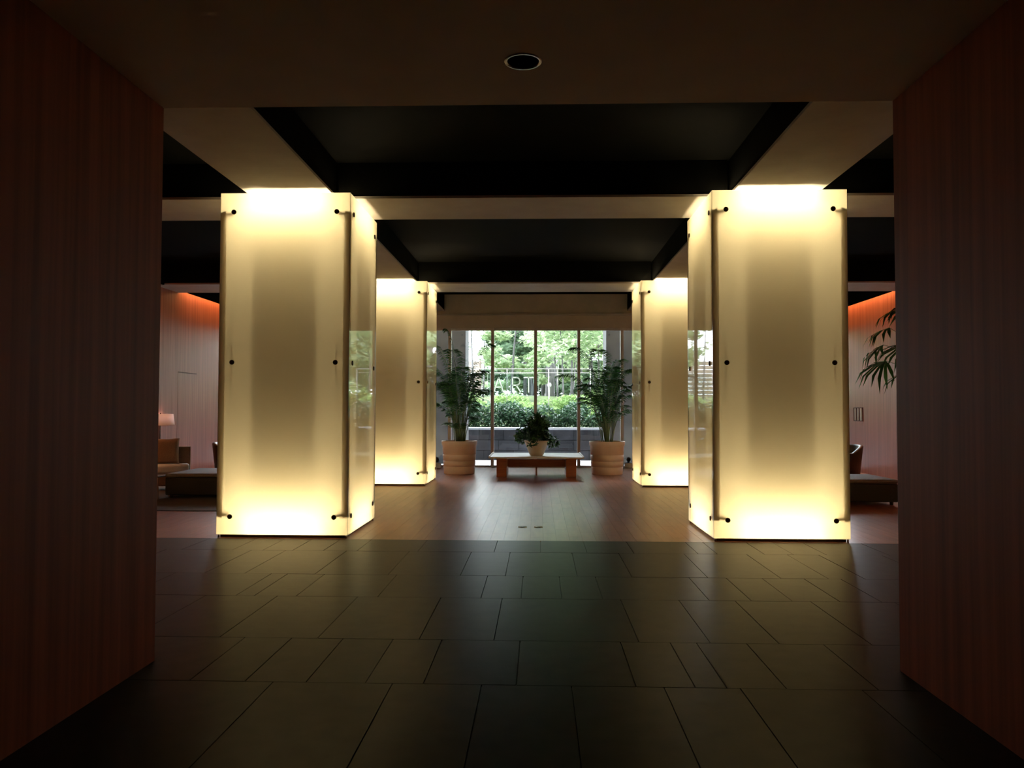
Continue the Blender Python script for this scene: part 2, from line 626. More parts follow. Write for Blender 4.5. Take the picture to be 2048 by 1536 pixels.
# walls
struct(MB().box(CL - 0.22, CL, -4.0, YC, 0, HT).build('wall_corridor_left', 'veneer_dark'), 'dark veneer wall on the lamp side of the corridor')
struct(MB().box(CR, CR + 0.22, -4.0, YC, 0, HT).build('wall_corridor_right', 'veneer_dark'), 'dark veneer wall on the palm side of the corridor')
struct(MB().box(XL, CL - 0.22, YC - 0.2, YC, 0, HT).build('wall_return_left', 'veneer'))
struct(MB().box(CR + 0.22, XR, YC - 0.2, YC, 0, HT).build('wall_return_right', 'veneer'))
struct(MB().box(CL, CR, -4.2, -4.0, 0, HT).build('wall_corridor_end', 'plaster'))
wall_l = struct(MB().box(XL - 0.2, XL, YC - 0.2, YW + 0.15, 0, HT).build('wall_left', 'veneer'), 'veneer side wall behind the grey sofa')
wall_r = struct(MB().box(XR, XR + 0.2, YC - 0.2, YW + 0.15, 0, HT).build('wall_right', 'veneer'), 'veneer side wall behind the fan palm')

# header over the window with the pale track along its top
hd = struct(MB().box(XL, XR, YW - 0.02, YW + 0.2, 3.66, HT).build('wall_header', 'beige_wall'), 'beige band above the garden window')
mb = MB().box(XL, XR, YW - 0.10, YW - 0.02, 3.985, 4.03, 0.004)
trk = struct(mb.build('trim_1', 'soffit'), 'pale blind track along the top of the header')

# the building goes on above the lobby
struct(MB().box(-14, 14, YW - 0.02, YW + 0.2, HT, 13.0).build('wall_upper_facade', 'concrete'))
# ceiling
ceil = struct(MB().box(XL - 0.2, XR + 0.2, YC - 0.2, YW + 0.2, HT, HT + 0.2).build('ceiling', 'black'), 'black coffered ceiling with pale beams')
BX = [(-3.51, -2.49), (2.30, 3.32)]
BY = [(9.71, 10.80), (16.36, 17.54)]
for a, b in BX:
    MB().box(a + 0.012, b - 0.012, YC, YW - 0.02, HS + 0.03, HT).build('beam', 'black', ceil)
    ys = [YC] + [v for p in BY for v in p] + [YW - 0.10]
    MB().box(a, b, YC, YW - 0.10, HS, HS + 0.03).build('soffit_board', 'soffit', ceil)
xs = [XL, BX[0][0], BX[0][1], BX[1][0], BX[1][1], XR]
for a, b in BY:
    for i in (0, 2, 4):
        MB().box(xs[i] + (0.0 if i == 0 else 0.012), xs[i + 1] - (0.0 if i == 4 else 0.012), a + 0.012, b - 0.012, HS + 0.03, HT).build('beam', 'black', ceil)
        MB().box(xs[i] + 0.001, xs[i + 1] - 0.001, a, b, HS, HS + 0.03).build('soffit_board', 'soffit', ceil)
# cove valances along the side walls with their strip lamps
ysplit = [(YC, BY[0][0]), (BY[0][1], BY[1][0]), (BY[1][1], YW - 0.1)]
for s, xw in ((1, XL), (-1, XR)):
    for a, b in ysplit:
        x0, x1 = sorted((xw + s * 0.20, xw + s * 0.24))
        MB().box(x0, x1, a + 0.005, b - 0.005, HS - 0.01, HT).build('cove_valance', 'black', ceil)
        ld = bpy.data.lights.new('cove_strip', 'AREA')
        ld.shape = 'RECTANGLE'
        ld.size = 0.06
        ld.size_y = (b - a) - 0.3
        ld.energy = COVE_POWER * (b - a) / 4.0
        ld.color = (1.0, 0.40, 0.13)
        lo = bpy.data.objects.new('cove_strip', ld)
        col.objects.link(lo)
        lo.location = (xw + s * 0.10, (a + b) / 2, HT - 0.12)
        lo.parent = ceil

# corridor ceiling with a round opening for the downlight
DLX, DLY, DLR = -0.086, 4.154, 0.092
mb = MB()
seg = 32
s_ = 0.25
inner0, outer0 = [], []
for k in range(seg):
    a = 2 * PI * k / seg
    inner0.append((DLX + DLR * math.cos(a), DLY + DLR * math.sin(a)))
    t = 1 / max(abs(math.cos(a)), abs(math.sin(a)))
    outer0.append((DLX + s_ * math.cos(a) * t, DLY + s_ * math.sin(a) * t))
for k in range(seg):
    j = (k + 1) % seg
    mb.poly([(*inner0[k], HC), (*inner0[j], HC), (*outer0[j], HC), (*outer0[k], HC)])
    mb.poly([(*inner0[k], HC), (*inner0[k], HC + 0.12), (*inner0[j], HC + 0.12), (*inner0[j], HC)])
ceil_c = struct(mb.build('ceiling_corridor', 'corr_ceiling'), 'low corridor ceiling')
mb = MB()
x0, x1, y0, y1 = DLX - s_, DLX + s_, DLY - s_, DLY + s_
for q in ((CL, x0, -4, YC), (x1, CR, -4, YC), (x0, x1, -4, y0), (x0, x1, y1, YC)):
    mb.box(*q, HC, HC + 0.02)
mb.box(CL, CR, YC - 0.02, YC, HC + 0.02, HT)
mb.box(CL, CR, -4, YC, HT, HT + 0.2)
mb.build('ceiling_board', 'corr_ceiling', ceil_c)
dl = thing('downlight', 'round recessed ceiling downlight with a thin metal rim, switched off', 'downlight', (DLX, DLY, HC))
MB().lathe([(0.083, 0.002), (0.086, -0.004), (0.097, -0.004), (0.099, 0.0)], 40).build('rim', 'steel', dl)
MB().lathe([(0.083, 0.0), (0.078, 0.05), (0.05, 0.105), (0.0005, 0.11)], 32).build('reflector', 'hole', dl)

# hidden door outline in the left wall
d1 = root('door_1', 'flush veneer door almost hidden in the side wall')
p1, p2 = at_y(356, 745, 1), at_y(393, 747, 1)


def on_x(px, py, x):
    d = _f + _r * ((px - 1024) / FOC) + _u * ((768 - py) / FOC)
    return EYE + d * (x / d.x)


a = on_x(356, 745, XL)
b = on_x(393, 747, XL)
za = (a.z + b.z) / 2
MB().box(XL, XL + 0.004, a.y, b.y, za - 0.009, za + 0.009).build('door_seam', 'groove', d1)
MB().box(XL, XL + 0.002, a.y - 0.006, a.y, 0, za).build('door_seam', 'groove', d1)

# window: mullions, panes, rails
win = root('window_1', 'full-width garden window with slim grey mullions')
MX0, MDX = -0.088, 1.133
mx = [MX0 + k * MDX for k in range(-7, 8)]
mx = [x for x in mx if XL + 0.1 < x < XR - 0.1]
mull = MB().box(-0.04, 0.04, -0.07, 0.07, 0.05, 3.66, 0.004).mesh('mullion', 'mullion')
for x in mx:
    put('mullion', mull, win, (x, YW + 0.08, 0))
MB().box(XL, XR, YW + 0.0, YW + 0.15, -0.01, 0.05).build('sill_rail', 'mullion', win)
MB().box(XL, XR, YW + 0.05, YW + 0.12, 3.60, 3.66).build('head_rail', 'mullion', win)
edges = [XL] + mx + [XR]
for a, b in zip(edges, edges[1:]):
    MB().box(a + 0.035, b - 0.035, YW + 0.076, YW + 0.088, 0.05, 3.60).build('pane', 'pane', win)

# ------------------------------------------------------------------ light pillars
HP = 0.775
ZT = 4.065
ZB = 0.035
TH = 0.012


def panel_mesh(half):
    """frosted glass sheet standing at y=-HP, facing -y; film on the outer face, clear behind, green cut edges"""
    me = MB().box(-half, half, -HP, -HP + TH, ZB, ZT).mesh('glass_panel', ['frost', 'clear', 'edge'])
    for p in me.polygons:
        p.material_index = 0 if p.normal.y < -0.5 else (1 if p.normal.y > 0.5 else 2)
    return me


pm_a = panel_mesh(HP)
pm_b = panel_mesh(HP - TH - 0.003)
bolt_me = None
mb = MB()
for k in range(1):
    prof = [(0.0005, -0.014), (0.022, -0.014), (0.029, -0.009), (0.029, 0.0), (0.012, 0.0), (0.012, 0.11)]
    mb.lathe(prof, 20)
bolt_me = mb.mesh('bolt', 'bronze')
bolt_me.transform(Matrix.Rotation(-PI / 2, 4, 'X'))       # axis along +y
bar_me = MB().box(HP - 0.078, HP - TH - 0.004, -HP + TH + 0.006, -HP + TH + 0.014, 0.26, 3.80).mesh('corner_bar', 'strip')
arm_me = MB().box(-0.012, 0.15, -0.006, 0.006, -0.018, 0.018).mesh('bracket_arm', 'strip')
tube_me = MB().tube([(-0.50, 0, 0), (0.50, 0, 0)], 0.017, 10).mesh('light_tube', 'tube')
core_me = MB().box(-0.43, 0.43, -0.43, 0.43, 0.0, HS).mesh('core', 'core')
plinth_me = MB().box(-0.74, 0.74, -0.74, 0.74, 0.0, 0.03, 0.004).mesh('plinth', 'bronze')
foot_me = MB().lathe([(0.012, 0.0), (0.012, 0.037)], 12, cap0=True, cap1=True).mesh('foot', 'steel')
shelf_me = MB().box(-0.74, 0.74, -0.74, 0.74, 0.03, 0.045).mesh('base_tray', 'core')


def pillar(x, y, label):
    t = thing('light_pillar', label, 'pillar', (x, y, 0), 0, 'frosted glass light pillars')
    put('core', core_me, t)
    put('plinth', plinth_me, t)
    put('base_tray', shelf_me, t)
    for sx in (-1, 1):
        for sy in (-1, 1):
            put('foot', foot_me, t, (sx * 0.752, sy * 0.752, 0))
    for k in range(4):
        a = k * PI / 2
        p = put('glass_panel', pm_a if k % 2 == 0 else pm_b, t, None, a)
        for z in (0.243, 2.055, 3.84):
            for sx in (-1, 1):
                put('bolt', bolt_me, p, (sx * 0.615, -HP, z))
                ar = put('bracket_arm', arm_me, p, (sx * 0.615, -HP + TH + 0.055, z))
                if sx < 0:
                    ar.rotation_euler[2] = PI
        for sx in (-1, 1):
            b = put('corner_bar', bar_me, p)
            if sx < 0:
                b.scale[0] = -1
        for z in (0.135, 3.975):
            d = 0.52
            put('light_tube', tube_me, t, (d * math.sin(a), -d * math.cos(a), z), a)
    return t


PXL, PXR = -3.005, 2.785
PYN, PYF = 10.085, 16.575
pillar(PXL, PYN, 'tall glowing frosted glass pillar beside the dark ottoman by the grey sofa, on the stone edge')
pillar(PXR, PYN, 'tall glowing frosted glass pillar beside the fan palm, on the stone edge')
pillar(PXL, PYF, 'glowing frosted glass pillar close to the window, on the sofa side of the bench')
pillar(PXR, PYF, 'glowing frosted glass pillar close to the window, on the tub chair and fan palm side')

# ------------------------------------------------------------------ floor sockets
for px, lab in ((1045, 'round brass floor socket lid, the one towards the grey sofa'), (1077, 'round brass floor socket lid, the one in line with the bench bowl')):
    p = at_z(px, 1054.5, 0)
    t = thing('floor_socket', lab, 'floor socket', (p.x, p.y, 0), 0, 'pair of floor sockets')
    MB().lathe([(0.058, 0.0), (0.058, 0.006), (0.048, 0.006), (0.048, 0.001)], 32).build('ring', 'brass', t)
    MB().lathe([(0.0475, 0.0), (0.0475, 0.003), (0.0005, 0.004)], 32).build('lid', 'bronze', t)

# ------------------------------------------------------------------ bench and bowl plant
BYC = 18.5
t = thing('bench', 'low wide red wooden bench with a pale lacquered top standing before the window', 'bench', (-0.055, BYC, 0))
BH = 0.47
MB().box(-1.05, 1.05, -0.90, 0.90, BH - 0.035, BH, 0.006).build('bench_top', 'benchtop', t)
for s in (-1, 1):
    a, b = sorted((s * 1.05, s * 1.02))
    MB().box(a, b, -0.90, 0.90, BH, BH + 0.02, 0.004).build('end_lip', 'benchtop', t)
    MB().box(s * 0.78 - 0.115, s * 0.78 + 0.115, -0.50, 0.50, 0, BH - 0.035, 0.008).build('block_leg', 'benchwood', t)
MB().box(-0.665, 0.665, -0.04, 0.04, 0.20, 0.37, 0.004).build('stretcher', 'benchwood', t)
MB().box(-0.02, 0.02, -0.05, 0.05, 0.0, 0.20, 0.003).build('centre_post', 'benchwood', t)


def leaf_cloud(n, blobs, size, seed, flat=0.0, aspect=0.5, face_up=0.5, shell=0.0):
    """n leaf blades as kite quads scattered through ellipsoid blobs [(cx,cy,cz,rx,ry,rz,weight)]"""
    r = np.random.default_rng(seed)
    bl = np.array(blobs, dtype=float)
    w = bl[:, 6] / bl[:, 6].sum()
    idx = r.choice(len(bl), n, p=w)
    d = r.normal(size=(n, 3))
    d /= np.linalg.norm(d, axis=1)[:, None]
    rad = (shell + (1 - shell) * r.random(n)) ** (1 / 3)
    c = bl[idx, :3] + d * rad[:, None] * bl[idx, 3:6]
    nrm = r.normal(size=(n, 3))
    nrm[:, 2] = np.abs(nrm[:, 2]) + face_up
    nrm /= np.linalg.norm(nrm, axis=1)[:, None]
    u = np.cross(nrm, r.normal(size=(n, 3)))
    u /= np.linalg.norm(u, axis=1)[:, None]
    v = np.cross(nrm, u)
    s = size * (0.65 + 0.7 * r.random(n))[:, None]
    p0 = c - u * s
    p1 = c + v * s * aspect - u * s * 0.1 + nrm * s * 0.12
    p2 = c + u * s
    p3 = c - v * s * aspect - u * s * 0.1 + nrm * s * 0.12
    V = np.stack([p0, p1, p2, p3], axis=1).reshape(-1, 3)
    F = np.arange(4 * n).reshape(n, 4)
    return V, F


bp = thing('bowl_plant', 'small leafy plant in a cream tapered bowl on the bench', 'potted plant', (-0.05, BYC - 0.32, BH))
MB().lathe([(0.0005, 0.0), (0.13, 0.0), (0.155, 0.02), (0.275, 0.31), (0.285, 0.345), (0.265, 0.345), (0.255, 0.31), (0.0005, 0.29)], 40) \
    .build('bowl', 'bowl', bp, smooth=False)
MB().lathe([(0.0005, 0.315), (0.20, 0.312), (0.254, 0.30)], 24).build('soil', 'soil', bp)
rr = random.Random(9)
mb = MB()
blobs = []
for k in range(36):
    a = rr.uniform(0, 2 * PI)
    d = rr.uniform(0.08, 0.46)
    h = rr.uniform(0.40, 0.72) - d * 0.85
    e = Vector((d * math.cos(a), d * math.sin(a), 0.3 + h))
    mb.tube([(0.3 * d * math.cos(a), 0.3 * d * math.sin(a), 0.30), (0.7 * e.x, 0.7 * e.y, 0.3 + h * 0.6), e], [0.006, 0.005, 0.003], 5)
    blobs.append((e.x * 0.85, e.y * 0.85, e.z - 0.06, 0.14, 0.14, 0.16, 1))
mb.build('stem', 'palmstem', bp)
V, F = leaf_cloud(1500, blobs, 0.07, 5, aspect=0.38, face_up=0.4)
put('foliage', raw_mesh('foliage', V, F, 'pottedleaf'), bp)

# ------------------------------------------------------------------ palms in planters


def planter_meshes():
    prof = [(0.0005, 0.0), (0.355, 0.0), (0.362, 0.012)]
    zs = [0.18, 0.31, 0.46]
    z = 0.012
    for g in zs:
        r = 0.362 + 0.05 * g / 0.78
        prof += [(r, g - 0.008), (r - 0.008, g - 0.004), (r - 0.008, g + 0.004), (r, g + 0.008)]
    prof += [(0.40, 0.66), (0.415, 0.68), (0.425, 0.765), (0.42, 0.775), (0.39, 0.775), (0.38, 0.70), (0.0005, 0.70)]
    return prof


planter_me = MB().lathe(planter_meshes(), 48).mesh('planter', 'planter')
soil_me = MB().lathe([(0.0005, 0.735), (0.30, 0.73), (0.384, 0.71)], 24).mesh('soil', 'soil')


def frond_mesh(tip, seed, bend=0.6, leaflets=40, ll=0.42, start=0.32, droop=0.42, stem_r=0.011):
    """feather frond from the origin to tip (local); leaflets on both sides of an arching midrib"""
    r = random.Random(seed)
    tip = Vector(tip)
    hz = Vector((tip.x, tip.y, 0))
    ctrl = Vector((tip.x * (1 - bend) * 0.5, tip.y * (1 - bend) * 0.5, tip.z * 1.02 + hz.length * 0.28))

    def P(t):
        return ctrl * (2 * t * (1 - t)) + tip * (t * t)
    mb = MB()
    K = 9
    mb.tube([P(i / K) for i in range(K + 1)], [stem_r * (1 - 0.75 * i / K) for i in range(K + 1)], 5)
    rib = mb
    V, F = [], []
    for i in range(leaflets):
        t = start + (1 - start) * (i + 0.5) / leaflets
        p = P(t)
        d = (P(min(t + 0.02, 1.0)) - P(t - 0.02)).normalized()
        side = d.cross(Vector((0, 0, 1)))
        if side.length < 0.05:
            side = Vector((1, 0, 0))
        side.normalize()
        env = math.sin(PI * (0.18 + 0.78 * (t - start) / (1 - start))) ** 0.7
        L = ll * env * r.uniform(0.85, 1.1)
        for s in (-1, 1):
            dirv = (d * 0.55 + side * s * 1.0 + Vector((0, 0, 0.02 + r.uniform(-0.1, 0.1)))).normalized()
            q1 = p + dirv * L * 0.5 - Vector((0, 0, droop * L * 0.18))
            q2 = p + dirv * L - Vector((0, 0, droop * L * 1.0))
            wv = dirv.cross(side.cross(d)).normalized() * 0.0110
            b = len(V)
            V += [p, q1 + wv, q2, q1 - wv]
            F.append((b, b + 1, b + 2, b + 3))
    bm = rib.bm
    for f in F:
        fc = bm.faces.new([bm.verts.new(V[i]) for i in f])
        fc.material_index = 1
    return rib.mesh('frond', ['palmstem', 'palmleaf'])


def palm(x, y, label, tips, seed):
    t = thing('potted_palm', label, 'potted palm', (x, y, 0), 0, 'palms in sandy planters')
    put('planter', planter_me, t)
    put('soil', soil_me, t)
    r = random.Random(seed)
    full = list(tips)
    for k in range(24):
        a = 2 * PI * (k * 0.381 + r.random() * 0.1)
        d = r.uniform(0.3, 0.8)
        full.append((d * math.cos(a), d * math.sin(a) * 0.8, r.uniform(0.85, 1.75)))
    for k in range(9):
        a = 2 * PI * (k * 0.618 + r.random() * 0.1)
        d = r.uniform(0.28, 0.5)
        full.append((d * math.cos(a), d * math.sin(a), r.uniform(0.45, 0.8)))
    for i, tp in enumerate(full):
        a = math.atan2(tp[1], tp[0]) + r.uniform(-0.8, 0.8)
        off = Vector((0.13 * r.random() * math.cos(a), 0.13 * r.random() * math.sin(a), 0.72))
        sz = (0.42 if i < len(tips) else 0.36) if tp[2] > 0.9 else 0.26
        put('frond', frond_mesh(tp, seed * 100 + i, bend=r.uniform(0.35, 0.7), ll=sz, leaflets=(34 if i < len(tips) else 30) if sz > 0.3 else 16, start=0.36), t, off)


def tips_px(lst, x, y):
    out = []
    for px, py, dy in lst:
        p = at_y(px, py, y + dy)
        out.append((p.x - x, dy, p.z - 0.72))
    return out


xl, yl = -1.873, 18.88
xr, yr = 1.606, 18.95
palm(xl, yl, 'feathery palm in a sandy ribbed planter, on the sofa side of the bench',
     tips_px([(982, 690, -0.1), (962, 742, -0.2), (893, 660, 0.0), (865, 690, -0.2), (925, 735, 0.3), (850, 760, 0.1), (905, 700, 0.3), (945, 770, 0.2)], xl, yl), 3)
palm(xr, yr, 'feathery palm in a sandy ribbed planter, on the fan palm side of the bench',
     tips_px([(1140, 697, -0.1), (1118, 752, -0.1), (1160, 770, -0.2), (1240, 720, 0.2), (1262, 740, -0.1), (1200, 700, 0.3), (1280, 770, 0.1), (1225, 735, -0.3)], xr, yr), 7)

# ------------------------------------------------------------------ fan palm by the right wall
fx, fy = 6.95, 14.6
fp = thing('fan_palm', 'tall dark fan-leaved palm in a planter near the veneer wall', 'potted palm', (fx, fy, 0))
put('planter', planter_me, fp)
put('soil', soil_me, fp)


def fan_mesh(seed, n=9, L=0.5, spread=2.2):
    """hand-shaped leaf at the origin opening along +x, drooping blade fingers"""
    r = random.Random(seed)
    V, F = [], []
    for k in range(n):
        a = (k / (n - 1) - 0.5) * spread
        l = L * r.uniform(0.8, 1.1) * (1 - 0.12 * abs(a))
        d = Vector((math.cos(a), math.sin(a), 0))
        w = Vector((-math.sin(a), math.cos(a), 0)) * 0.030
        dr = r.uniform(0.45, 0.8)
        b = len(V)
        V += [Vector((0, 0, 0)), d * l * 0.35 + w * 0.9 + Vector((0, 0, -0.02)), d * l * 0.7 + w + Vector((0, 0, -dr * l * 0.28)),
              d * l * 0.92 + Vector((0, 0, -dr * l * 0.75)), d * l * 0.7 - w + Vector((0, 0, -dr * l * 0.28)), d * l * 0.35 - w * 0.9 + Vector((0, 0, -0.02))]
        F.append((b, b + 1, b + 5))
        F.append((b + 1, b + 2, b + 5))
        F.append((b + 5, b + 2, b + 4))
        F.append((b + 2, b + 3, b + 4))
    return raw_mesh('fan_leaf', V, F, 'palmleaf')


fans = [fan_mesh(i, 8 + i % 3, 0.56 + 0.06 * (i % 3)) for i in range(4)]
mb = MB()
for k in range(5):
    a = k * 1.3
    mb.tube([(0.08 * math.cos(a), 0.08 * math.sin(a), 0.72), (0.13 * math.cos(a), 0.13 * math.sin(a), 1.9), (0.18 * math.cos(a), 0.18 * math.sin(a), 2.5 + 0.15 * k)], [0.02, 0.018, 0.012], 8)
mb.build('cane', 'palmstem', fp)
leaf_pts = []
for px, py, dy, az in ((1778, 655, 0.0, PI), (1768, 690, -0.1, PI * 0.95), (1772, 722, -0.25, PI * 1.05), (1795, 618, 0.1, PI * 0.9), (1812, 745, -0.3, PI * 1.1),
                       (1840, 640, 0.2, 0.4), (1850, 700, 0.1, -0.3), (1830, 610, -0.3, 1.6), (1835, 780, -0.2, -1.4), (1860, 760, 0.2, 0.8), (1815, 690, 0.35, 2.2)):
    p = at_y(px, py, fy + dy)
    leaf_pts.append((Vector((p.x - fx, dy, p.z)), az))
for i, (p, az) in enumerate(leaf_pts):
    lf = put('fan_leaf', fans[i % 4], fp, p, az)
    lf.rotation_euler = (0.25 * math.sin(i * 2.1), 0.25 + 0.15 * math.sin(i), az)
    k = i % 5
    aa = k * 1.3
    base = Vector((0.15 * math.cos(aa), 0.15 * math.sin(aa), min(2.3, p.z - 0.35)))
    MB().tube([base, (base + p) * 0.5 + Vector((0, 0, 0.1)), p], [0.007, 0.006, 0.005], 5).build('leaf_stalk', 'palmstem', fp)

# ------------------------------------------------------------------ seating on the left
p = at_z(316, 1022, 0)
rug = MB().box(-1.9, 1.9, -3.0, 3.0, 0, 0.012, 0.004).build('rug', 'rug', None, (-5.75, p.y + 3.0, 0.0))
tag(rug, 'dark taupe rug under the ottoman by the grey sofa', 'rug')


def ottoman(x0, x1, y0, y1, h, z, label):
    t = thing('ottoman', label, 'ottoman', ((x0 + x1) / 2, (y0 + y1) / 2, z), 0, 'dark low ottomans')
    w, d = (x1 - x0) / 2, (y1 - y0) / 2
    MB().box(-w, w, -d, d, 0.05, h - 0.07, 0.02).build('base', 'dark_fabric', t)
    MB().box(-w - 0.005, w + 0.005, -d - 0.005, d + 0.005, h - 0.07, h, 0.03, seg=3).build('seat_pad', 'ottoman_top', t)
    for sx in (-1, 1):
        for sy in (-1, 1):
            MB().lathe([(0.025, 0.0), (0.032, 0.06)], 12, (sx * (w - 0.08), sy * (d - 0.08)), True, True).build('foot', 'bronze', t)


ottoman(-6.26, -4.90, 13.25, 14.55, 0.41, 0.012, 'low dark ottoman with a taupe seat pad on the rug before the grey sofa')
ottoman(4.55, 5.72, 12.97, 14.10, 0.41, 0.0, 'low dark ottoman on the bare wood floor near the fan palm')


def cushion_mesh(w, h, th):
    """puffed square cushion standing in the xz plane"""
    n = 10
    V, F = [], []
    for s in (-1, 1):
        for i in range(n + 1):
            for j in range(n + 1):
                u, v = i / n * 2 - 1, j / n * 2 - 1
                puff = ((1 - u ** 4) * (1 - v ** 4)) ** 0.5
                pin = 1 - 0.06 * (abs(u * v)) - 0.05 * (1 - abs(u)) * abs(v) - 0.05 * (1 - abs(v)) * abs(u)
                V.append((u * w / 2 * (1 - 0.05 * (1 - abs(v) ** 2) * (abs(u) > 0.99)), s * (0.008 + th / 2 * puff), h / 2 + v * h / 2 * (1 - 0.05 * (1 - u * u) * (abs(v) > 0.99))))
    m = (n + 1) ** 2
    for i in range(n):
        for j in range(n):
            a = i * (n + 1) + j
            F.append((a, a + 1, a + n + 2, a + n + 1))
            F.append((m + a, m + a + n + 1, m + a + n + 2, m + a + 1))
    rim = [i * (n + 1) for i in range(n + 1)] + [n * (n + 1) + j for j in range(1, n + 1)] + \
          [i * (n + 1) + n for i in range(n - 1, -1, -1)] + [j for j in range(n - 1, 0, -1)]
    for a, b in zip(rim, rim[1:] + rim[:1]):
        F.append((a, b, m + b, m + a))
    return raw_mesh('cushion', V, F, 'cushion', True)


# sofa, facing the ottoman
SROT = 0.42
SC, SS = math.cos(SROT), math.sin(SROT)
corner = at_y(381, 900, 15.0)
sox, soy = corner.x - 0.5 * SC + 0.42 * SS, 15.0 - 0.5 * SS - 0.42 * SC
st = thing('sofa', 'armless grey sofa with a brown piped backrest beside the floor lamp', 'sofa', (sox, soy, 0.012), SROT)
MB().box(-0.48, 0.48, 0.02, 0.42, 0.08, 0.30, 0.02).build('base', 'sofaback', st)
MB().box(-0.49, 0.485, -0.03, 0.40, 0.30, 0.475, 0.05, seg=3).build('seat_cushion', 'sofa', st)
bk = MB().box(-0.5, 0.5, 0.405, 0.53, 0.08, 0.78, 0.015).build('backrest', 'sofaback', st)
MB().tube([(0.498, 0.402, 0.1), (0.498, 0.402, 0.779), (-0.498, 0.402, 0.779), (-0.498, 0.402, 0.1)], 0.007, 6).build('piping', 'piping', bk)
for s in (-1, 1):
    for yy in (0.08, 0.47):
        MB().lathe([(0.018, 0), (0.022, 0.08)], 10, (s * 0.44, yy), True, True).build('leg', 'bronze', st)


def sofa_at(x, y, z):
    return (sox + x * SC - y * SS, soy + x * SS + y * SC, z + 0.012)


cu = put('throw_cushion', cushion_mesh(0.50, 0.48, 0.15), None, sofa_at(0.06, 0.215, 0.475))
cu.rotation_euler = (-0.24, 0.0, SROT + 0.03)
tag(cu, 'tan square cushion leaning on the grey sofa', 'cushion')

# floor lamp behind the sofa
lp = at_y(318, 838, 16.75)
lt = thing('floor_lamp', 'floor lamp with a pinkish linen drum shade beside the grey sofa', 'lamp', (lp.x + 0.03, 16.75, 0))
MB().lathe([(0.0005, 0), (0.15, 0), (0.15, 0.012), (0.03, 0.03), (0.0005, 0.03)], 28).build('base', 'bronze', lt)
MB().tube([(0, 0, 0.025), (0, 0, 1.42)], 0.011, 10).build('pole', 'bronze', lt)
z0 = at_y(330, 850.5, 16.75).z
z1 = at_y(330, 828, 16.75).z
MB().lathe([(0.285, z0), (0.255, z1), (0.252, z1), (0.282, z0), (0.285, z0)], 40).build('lamp_shade', 'shade', lt)
MB().lathe([(0.0005, z0 + 0.05), (0.03, z0 + 0.06), (0.04, z0 + 0.10), (0.02, z0 + 0.16), (0.0005, z0 + 0.165)], 16).build('bulb', 'lamp_white', lt)
MB().box(-0.27, 0.27, -0.003, 0.003, z0 + 0.02, z0 + 0.026).build('shade_spider', 'bronze', lt)
ld = bpy.data.lights.new('bulb_light', 'POINT')
ld.energy = 3.0
ld.color = (1.0, 0.93, 0.95)
ld.shadow_soft_size = 0.05
lo = bpy.data.objects.new('bulb_light', ld)
col.objects.link(lo)
lo.location = (0, 0, z0 + 0.2)
lo.parent = lt

# chrome-legged side table whose leg shows past the corridor wall
q = at_z(318.5, 999, 0.012)
tt = thing('side_table', 'small side table with slim chrome legs between the ottoman and the corridor wall', 'table', (q.x - 0.235, q.y + 0.22, 0.012))
MB().box(-0.215, 0.215, -0.225, 0.225, 0.36, 0.38, 0.004).build('table_top', 'dark_leather', tt)
for sx in (-1, 1):
    for sy in (-1, 1):
        MB().box(sx * 0.20 - 0.010, sx * 0.20 + 0.010, sy * 0.21 - 0.010, sy * 0.21 + 0.010, 0, 0.36).build('leg', 'steel', tt)


def tub_chair(loc, rotz, label):
    """barrel armchair; faces -y locally"""
    t = thing('tub_chair', label, 'armchair', loc, rotz, 'dark leather tub chairs')
    n = 20
    V, F = [], []
    for k in range(n + 1):
        a = PI * (-0.12 + 1.24 * k / n)
        fall = 0.80 - 0.16 * (1 - math.sin(max(0, min(PI, a)))) ** 1.5
        for rr_, z, in ((0.36, 0.10), (0.435, fall - 0.02), (0.42, fall), (0.36, fall), (0.345, fall - 0.02), (0.285, 0.30)):
            V.append((rr_ * math.cos(a), rr_ * math.sin(a), z))
    for k in range(n):
        for j in range(6):
            a, b = k * 6 + j, k * 6 + (j + 1) % 6
            F.append((a, b, b + 6, a + 6))
    F += [(0, 1, 2, 5), (2, 3, 4, 5), (n * 6 + 5, n * 6 + 2, n * 6 + 1, n * 6), (n * 6 + 5, n * 6 + 4, n * 6 + 3, n * 6 + 2)]
    put('shell', raw_mesh('shell', V, F, 'dark_leather', False), t)
    MB().lathe([(0.0005, 0.10), (0.33, 0.10), (0.34, 0.30), (0.0005, 0.30)], 28).build('base', 'dark_leather', t)
    MB().lathe([(0.0005, 0.30), (0.285, 0.30), (0.30, 0.33), (0.30, 0.40), (0.28, 0.43), (0.0005, 0.44)], 28).build('seat_cushion', 'dark_leather', t)
    for k in range(4):
        a = PI / 4 + k * PI / 2
        MB().lathe([(0.016, 0), (0.02, 0.10)], 10, (0.26 * math.cos(a), 0.26 * math.sin(a)), True, True).build('leg', 'bronze', t)
    return t


lc = at_y(428, 890, 16.6)
tub_chair((lc.x + 0.43, 16.6, 0.012), PI * 0.5, 'dark leather tub chair on the rug beyond the ottoman, by the grey sofa')
rc = at_y(1724, 893, 16.9)
tub_chair((rc.x - 0.44, 16.9, 0), -PI * 0.42, 'dark leather tub chair on the bare wood near the wall grille')

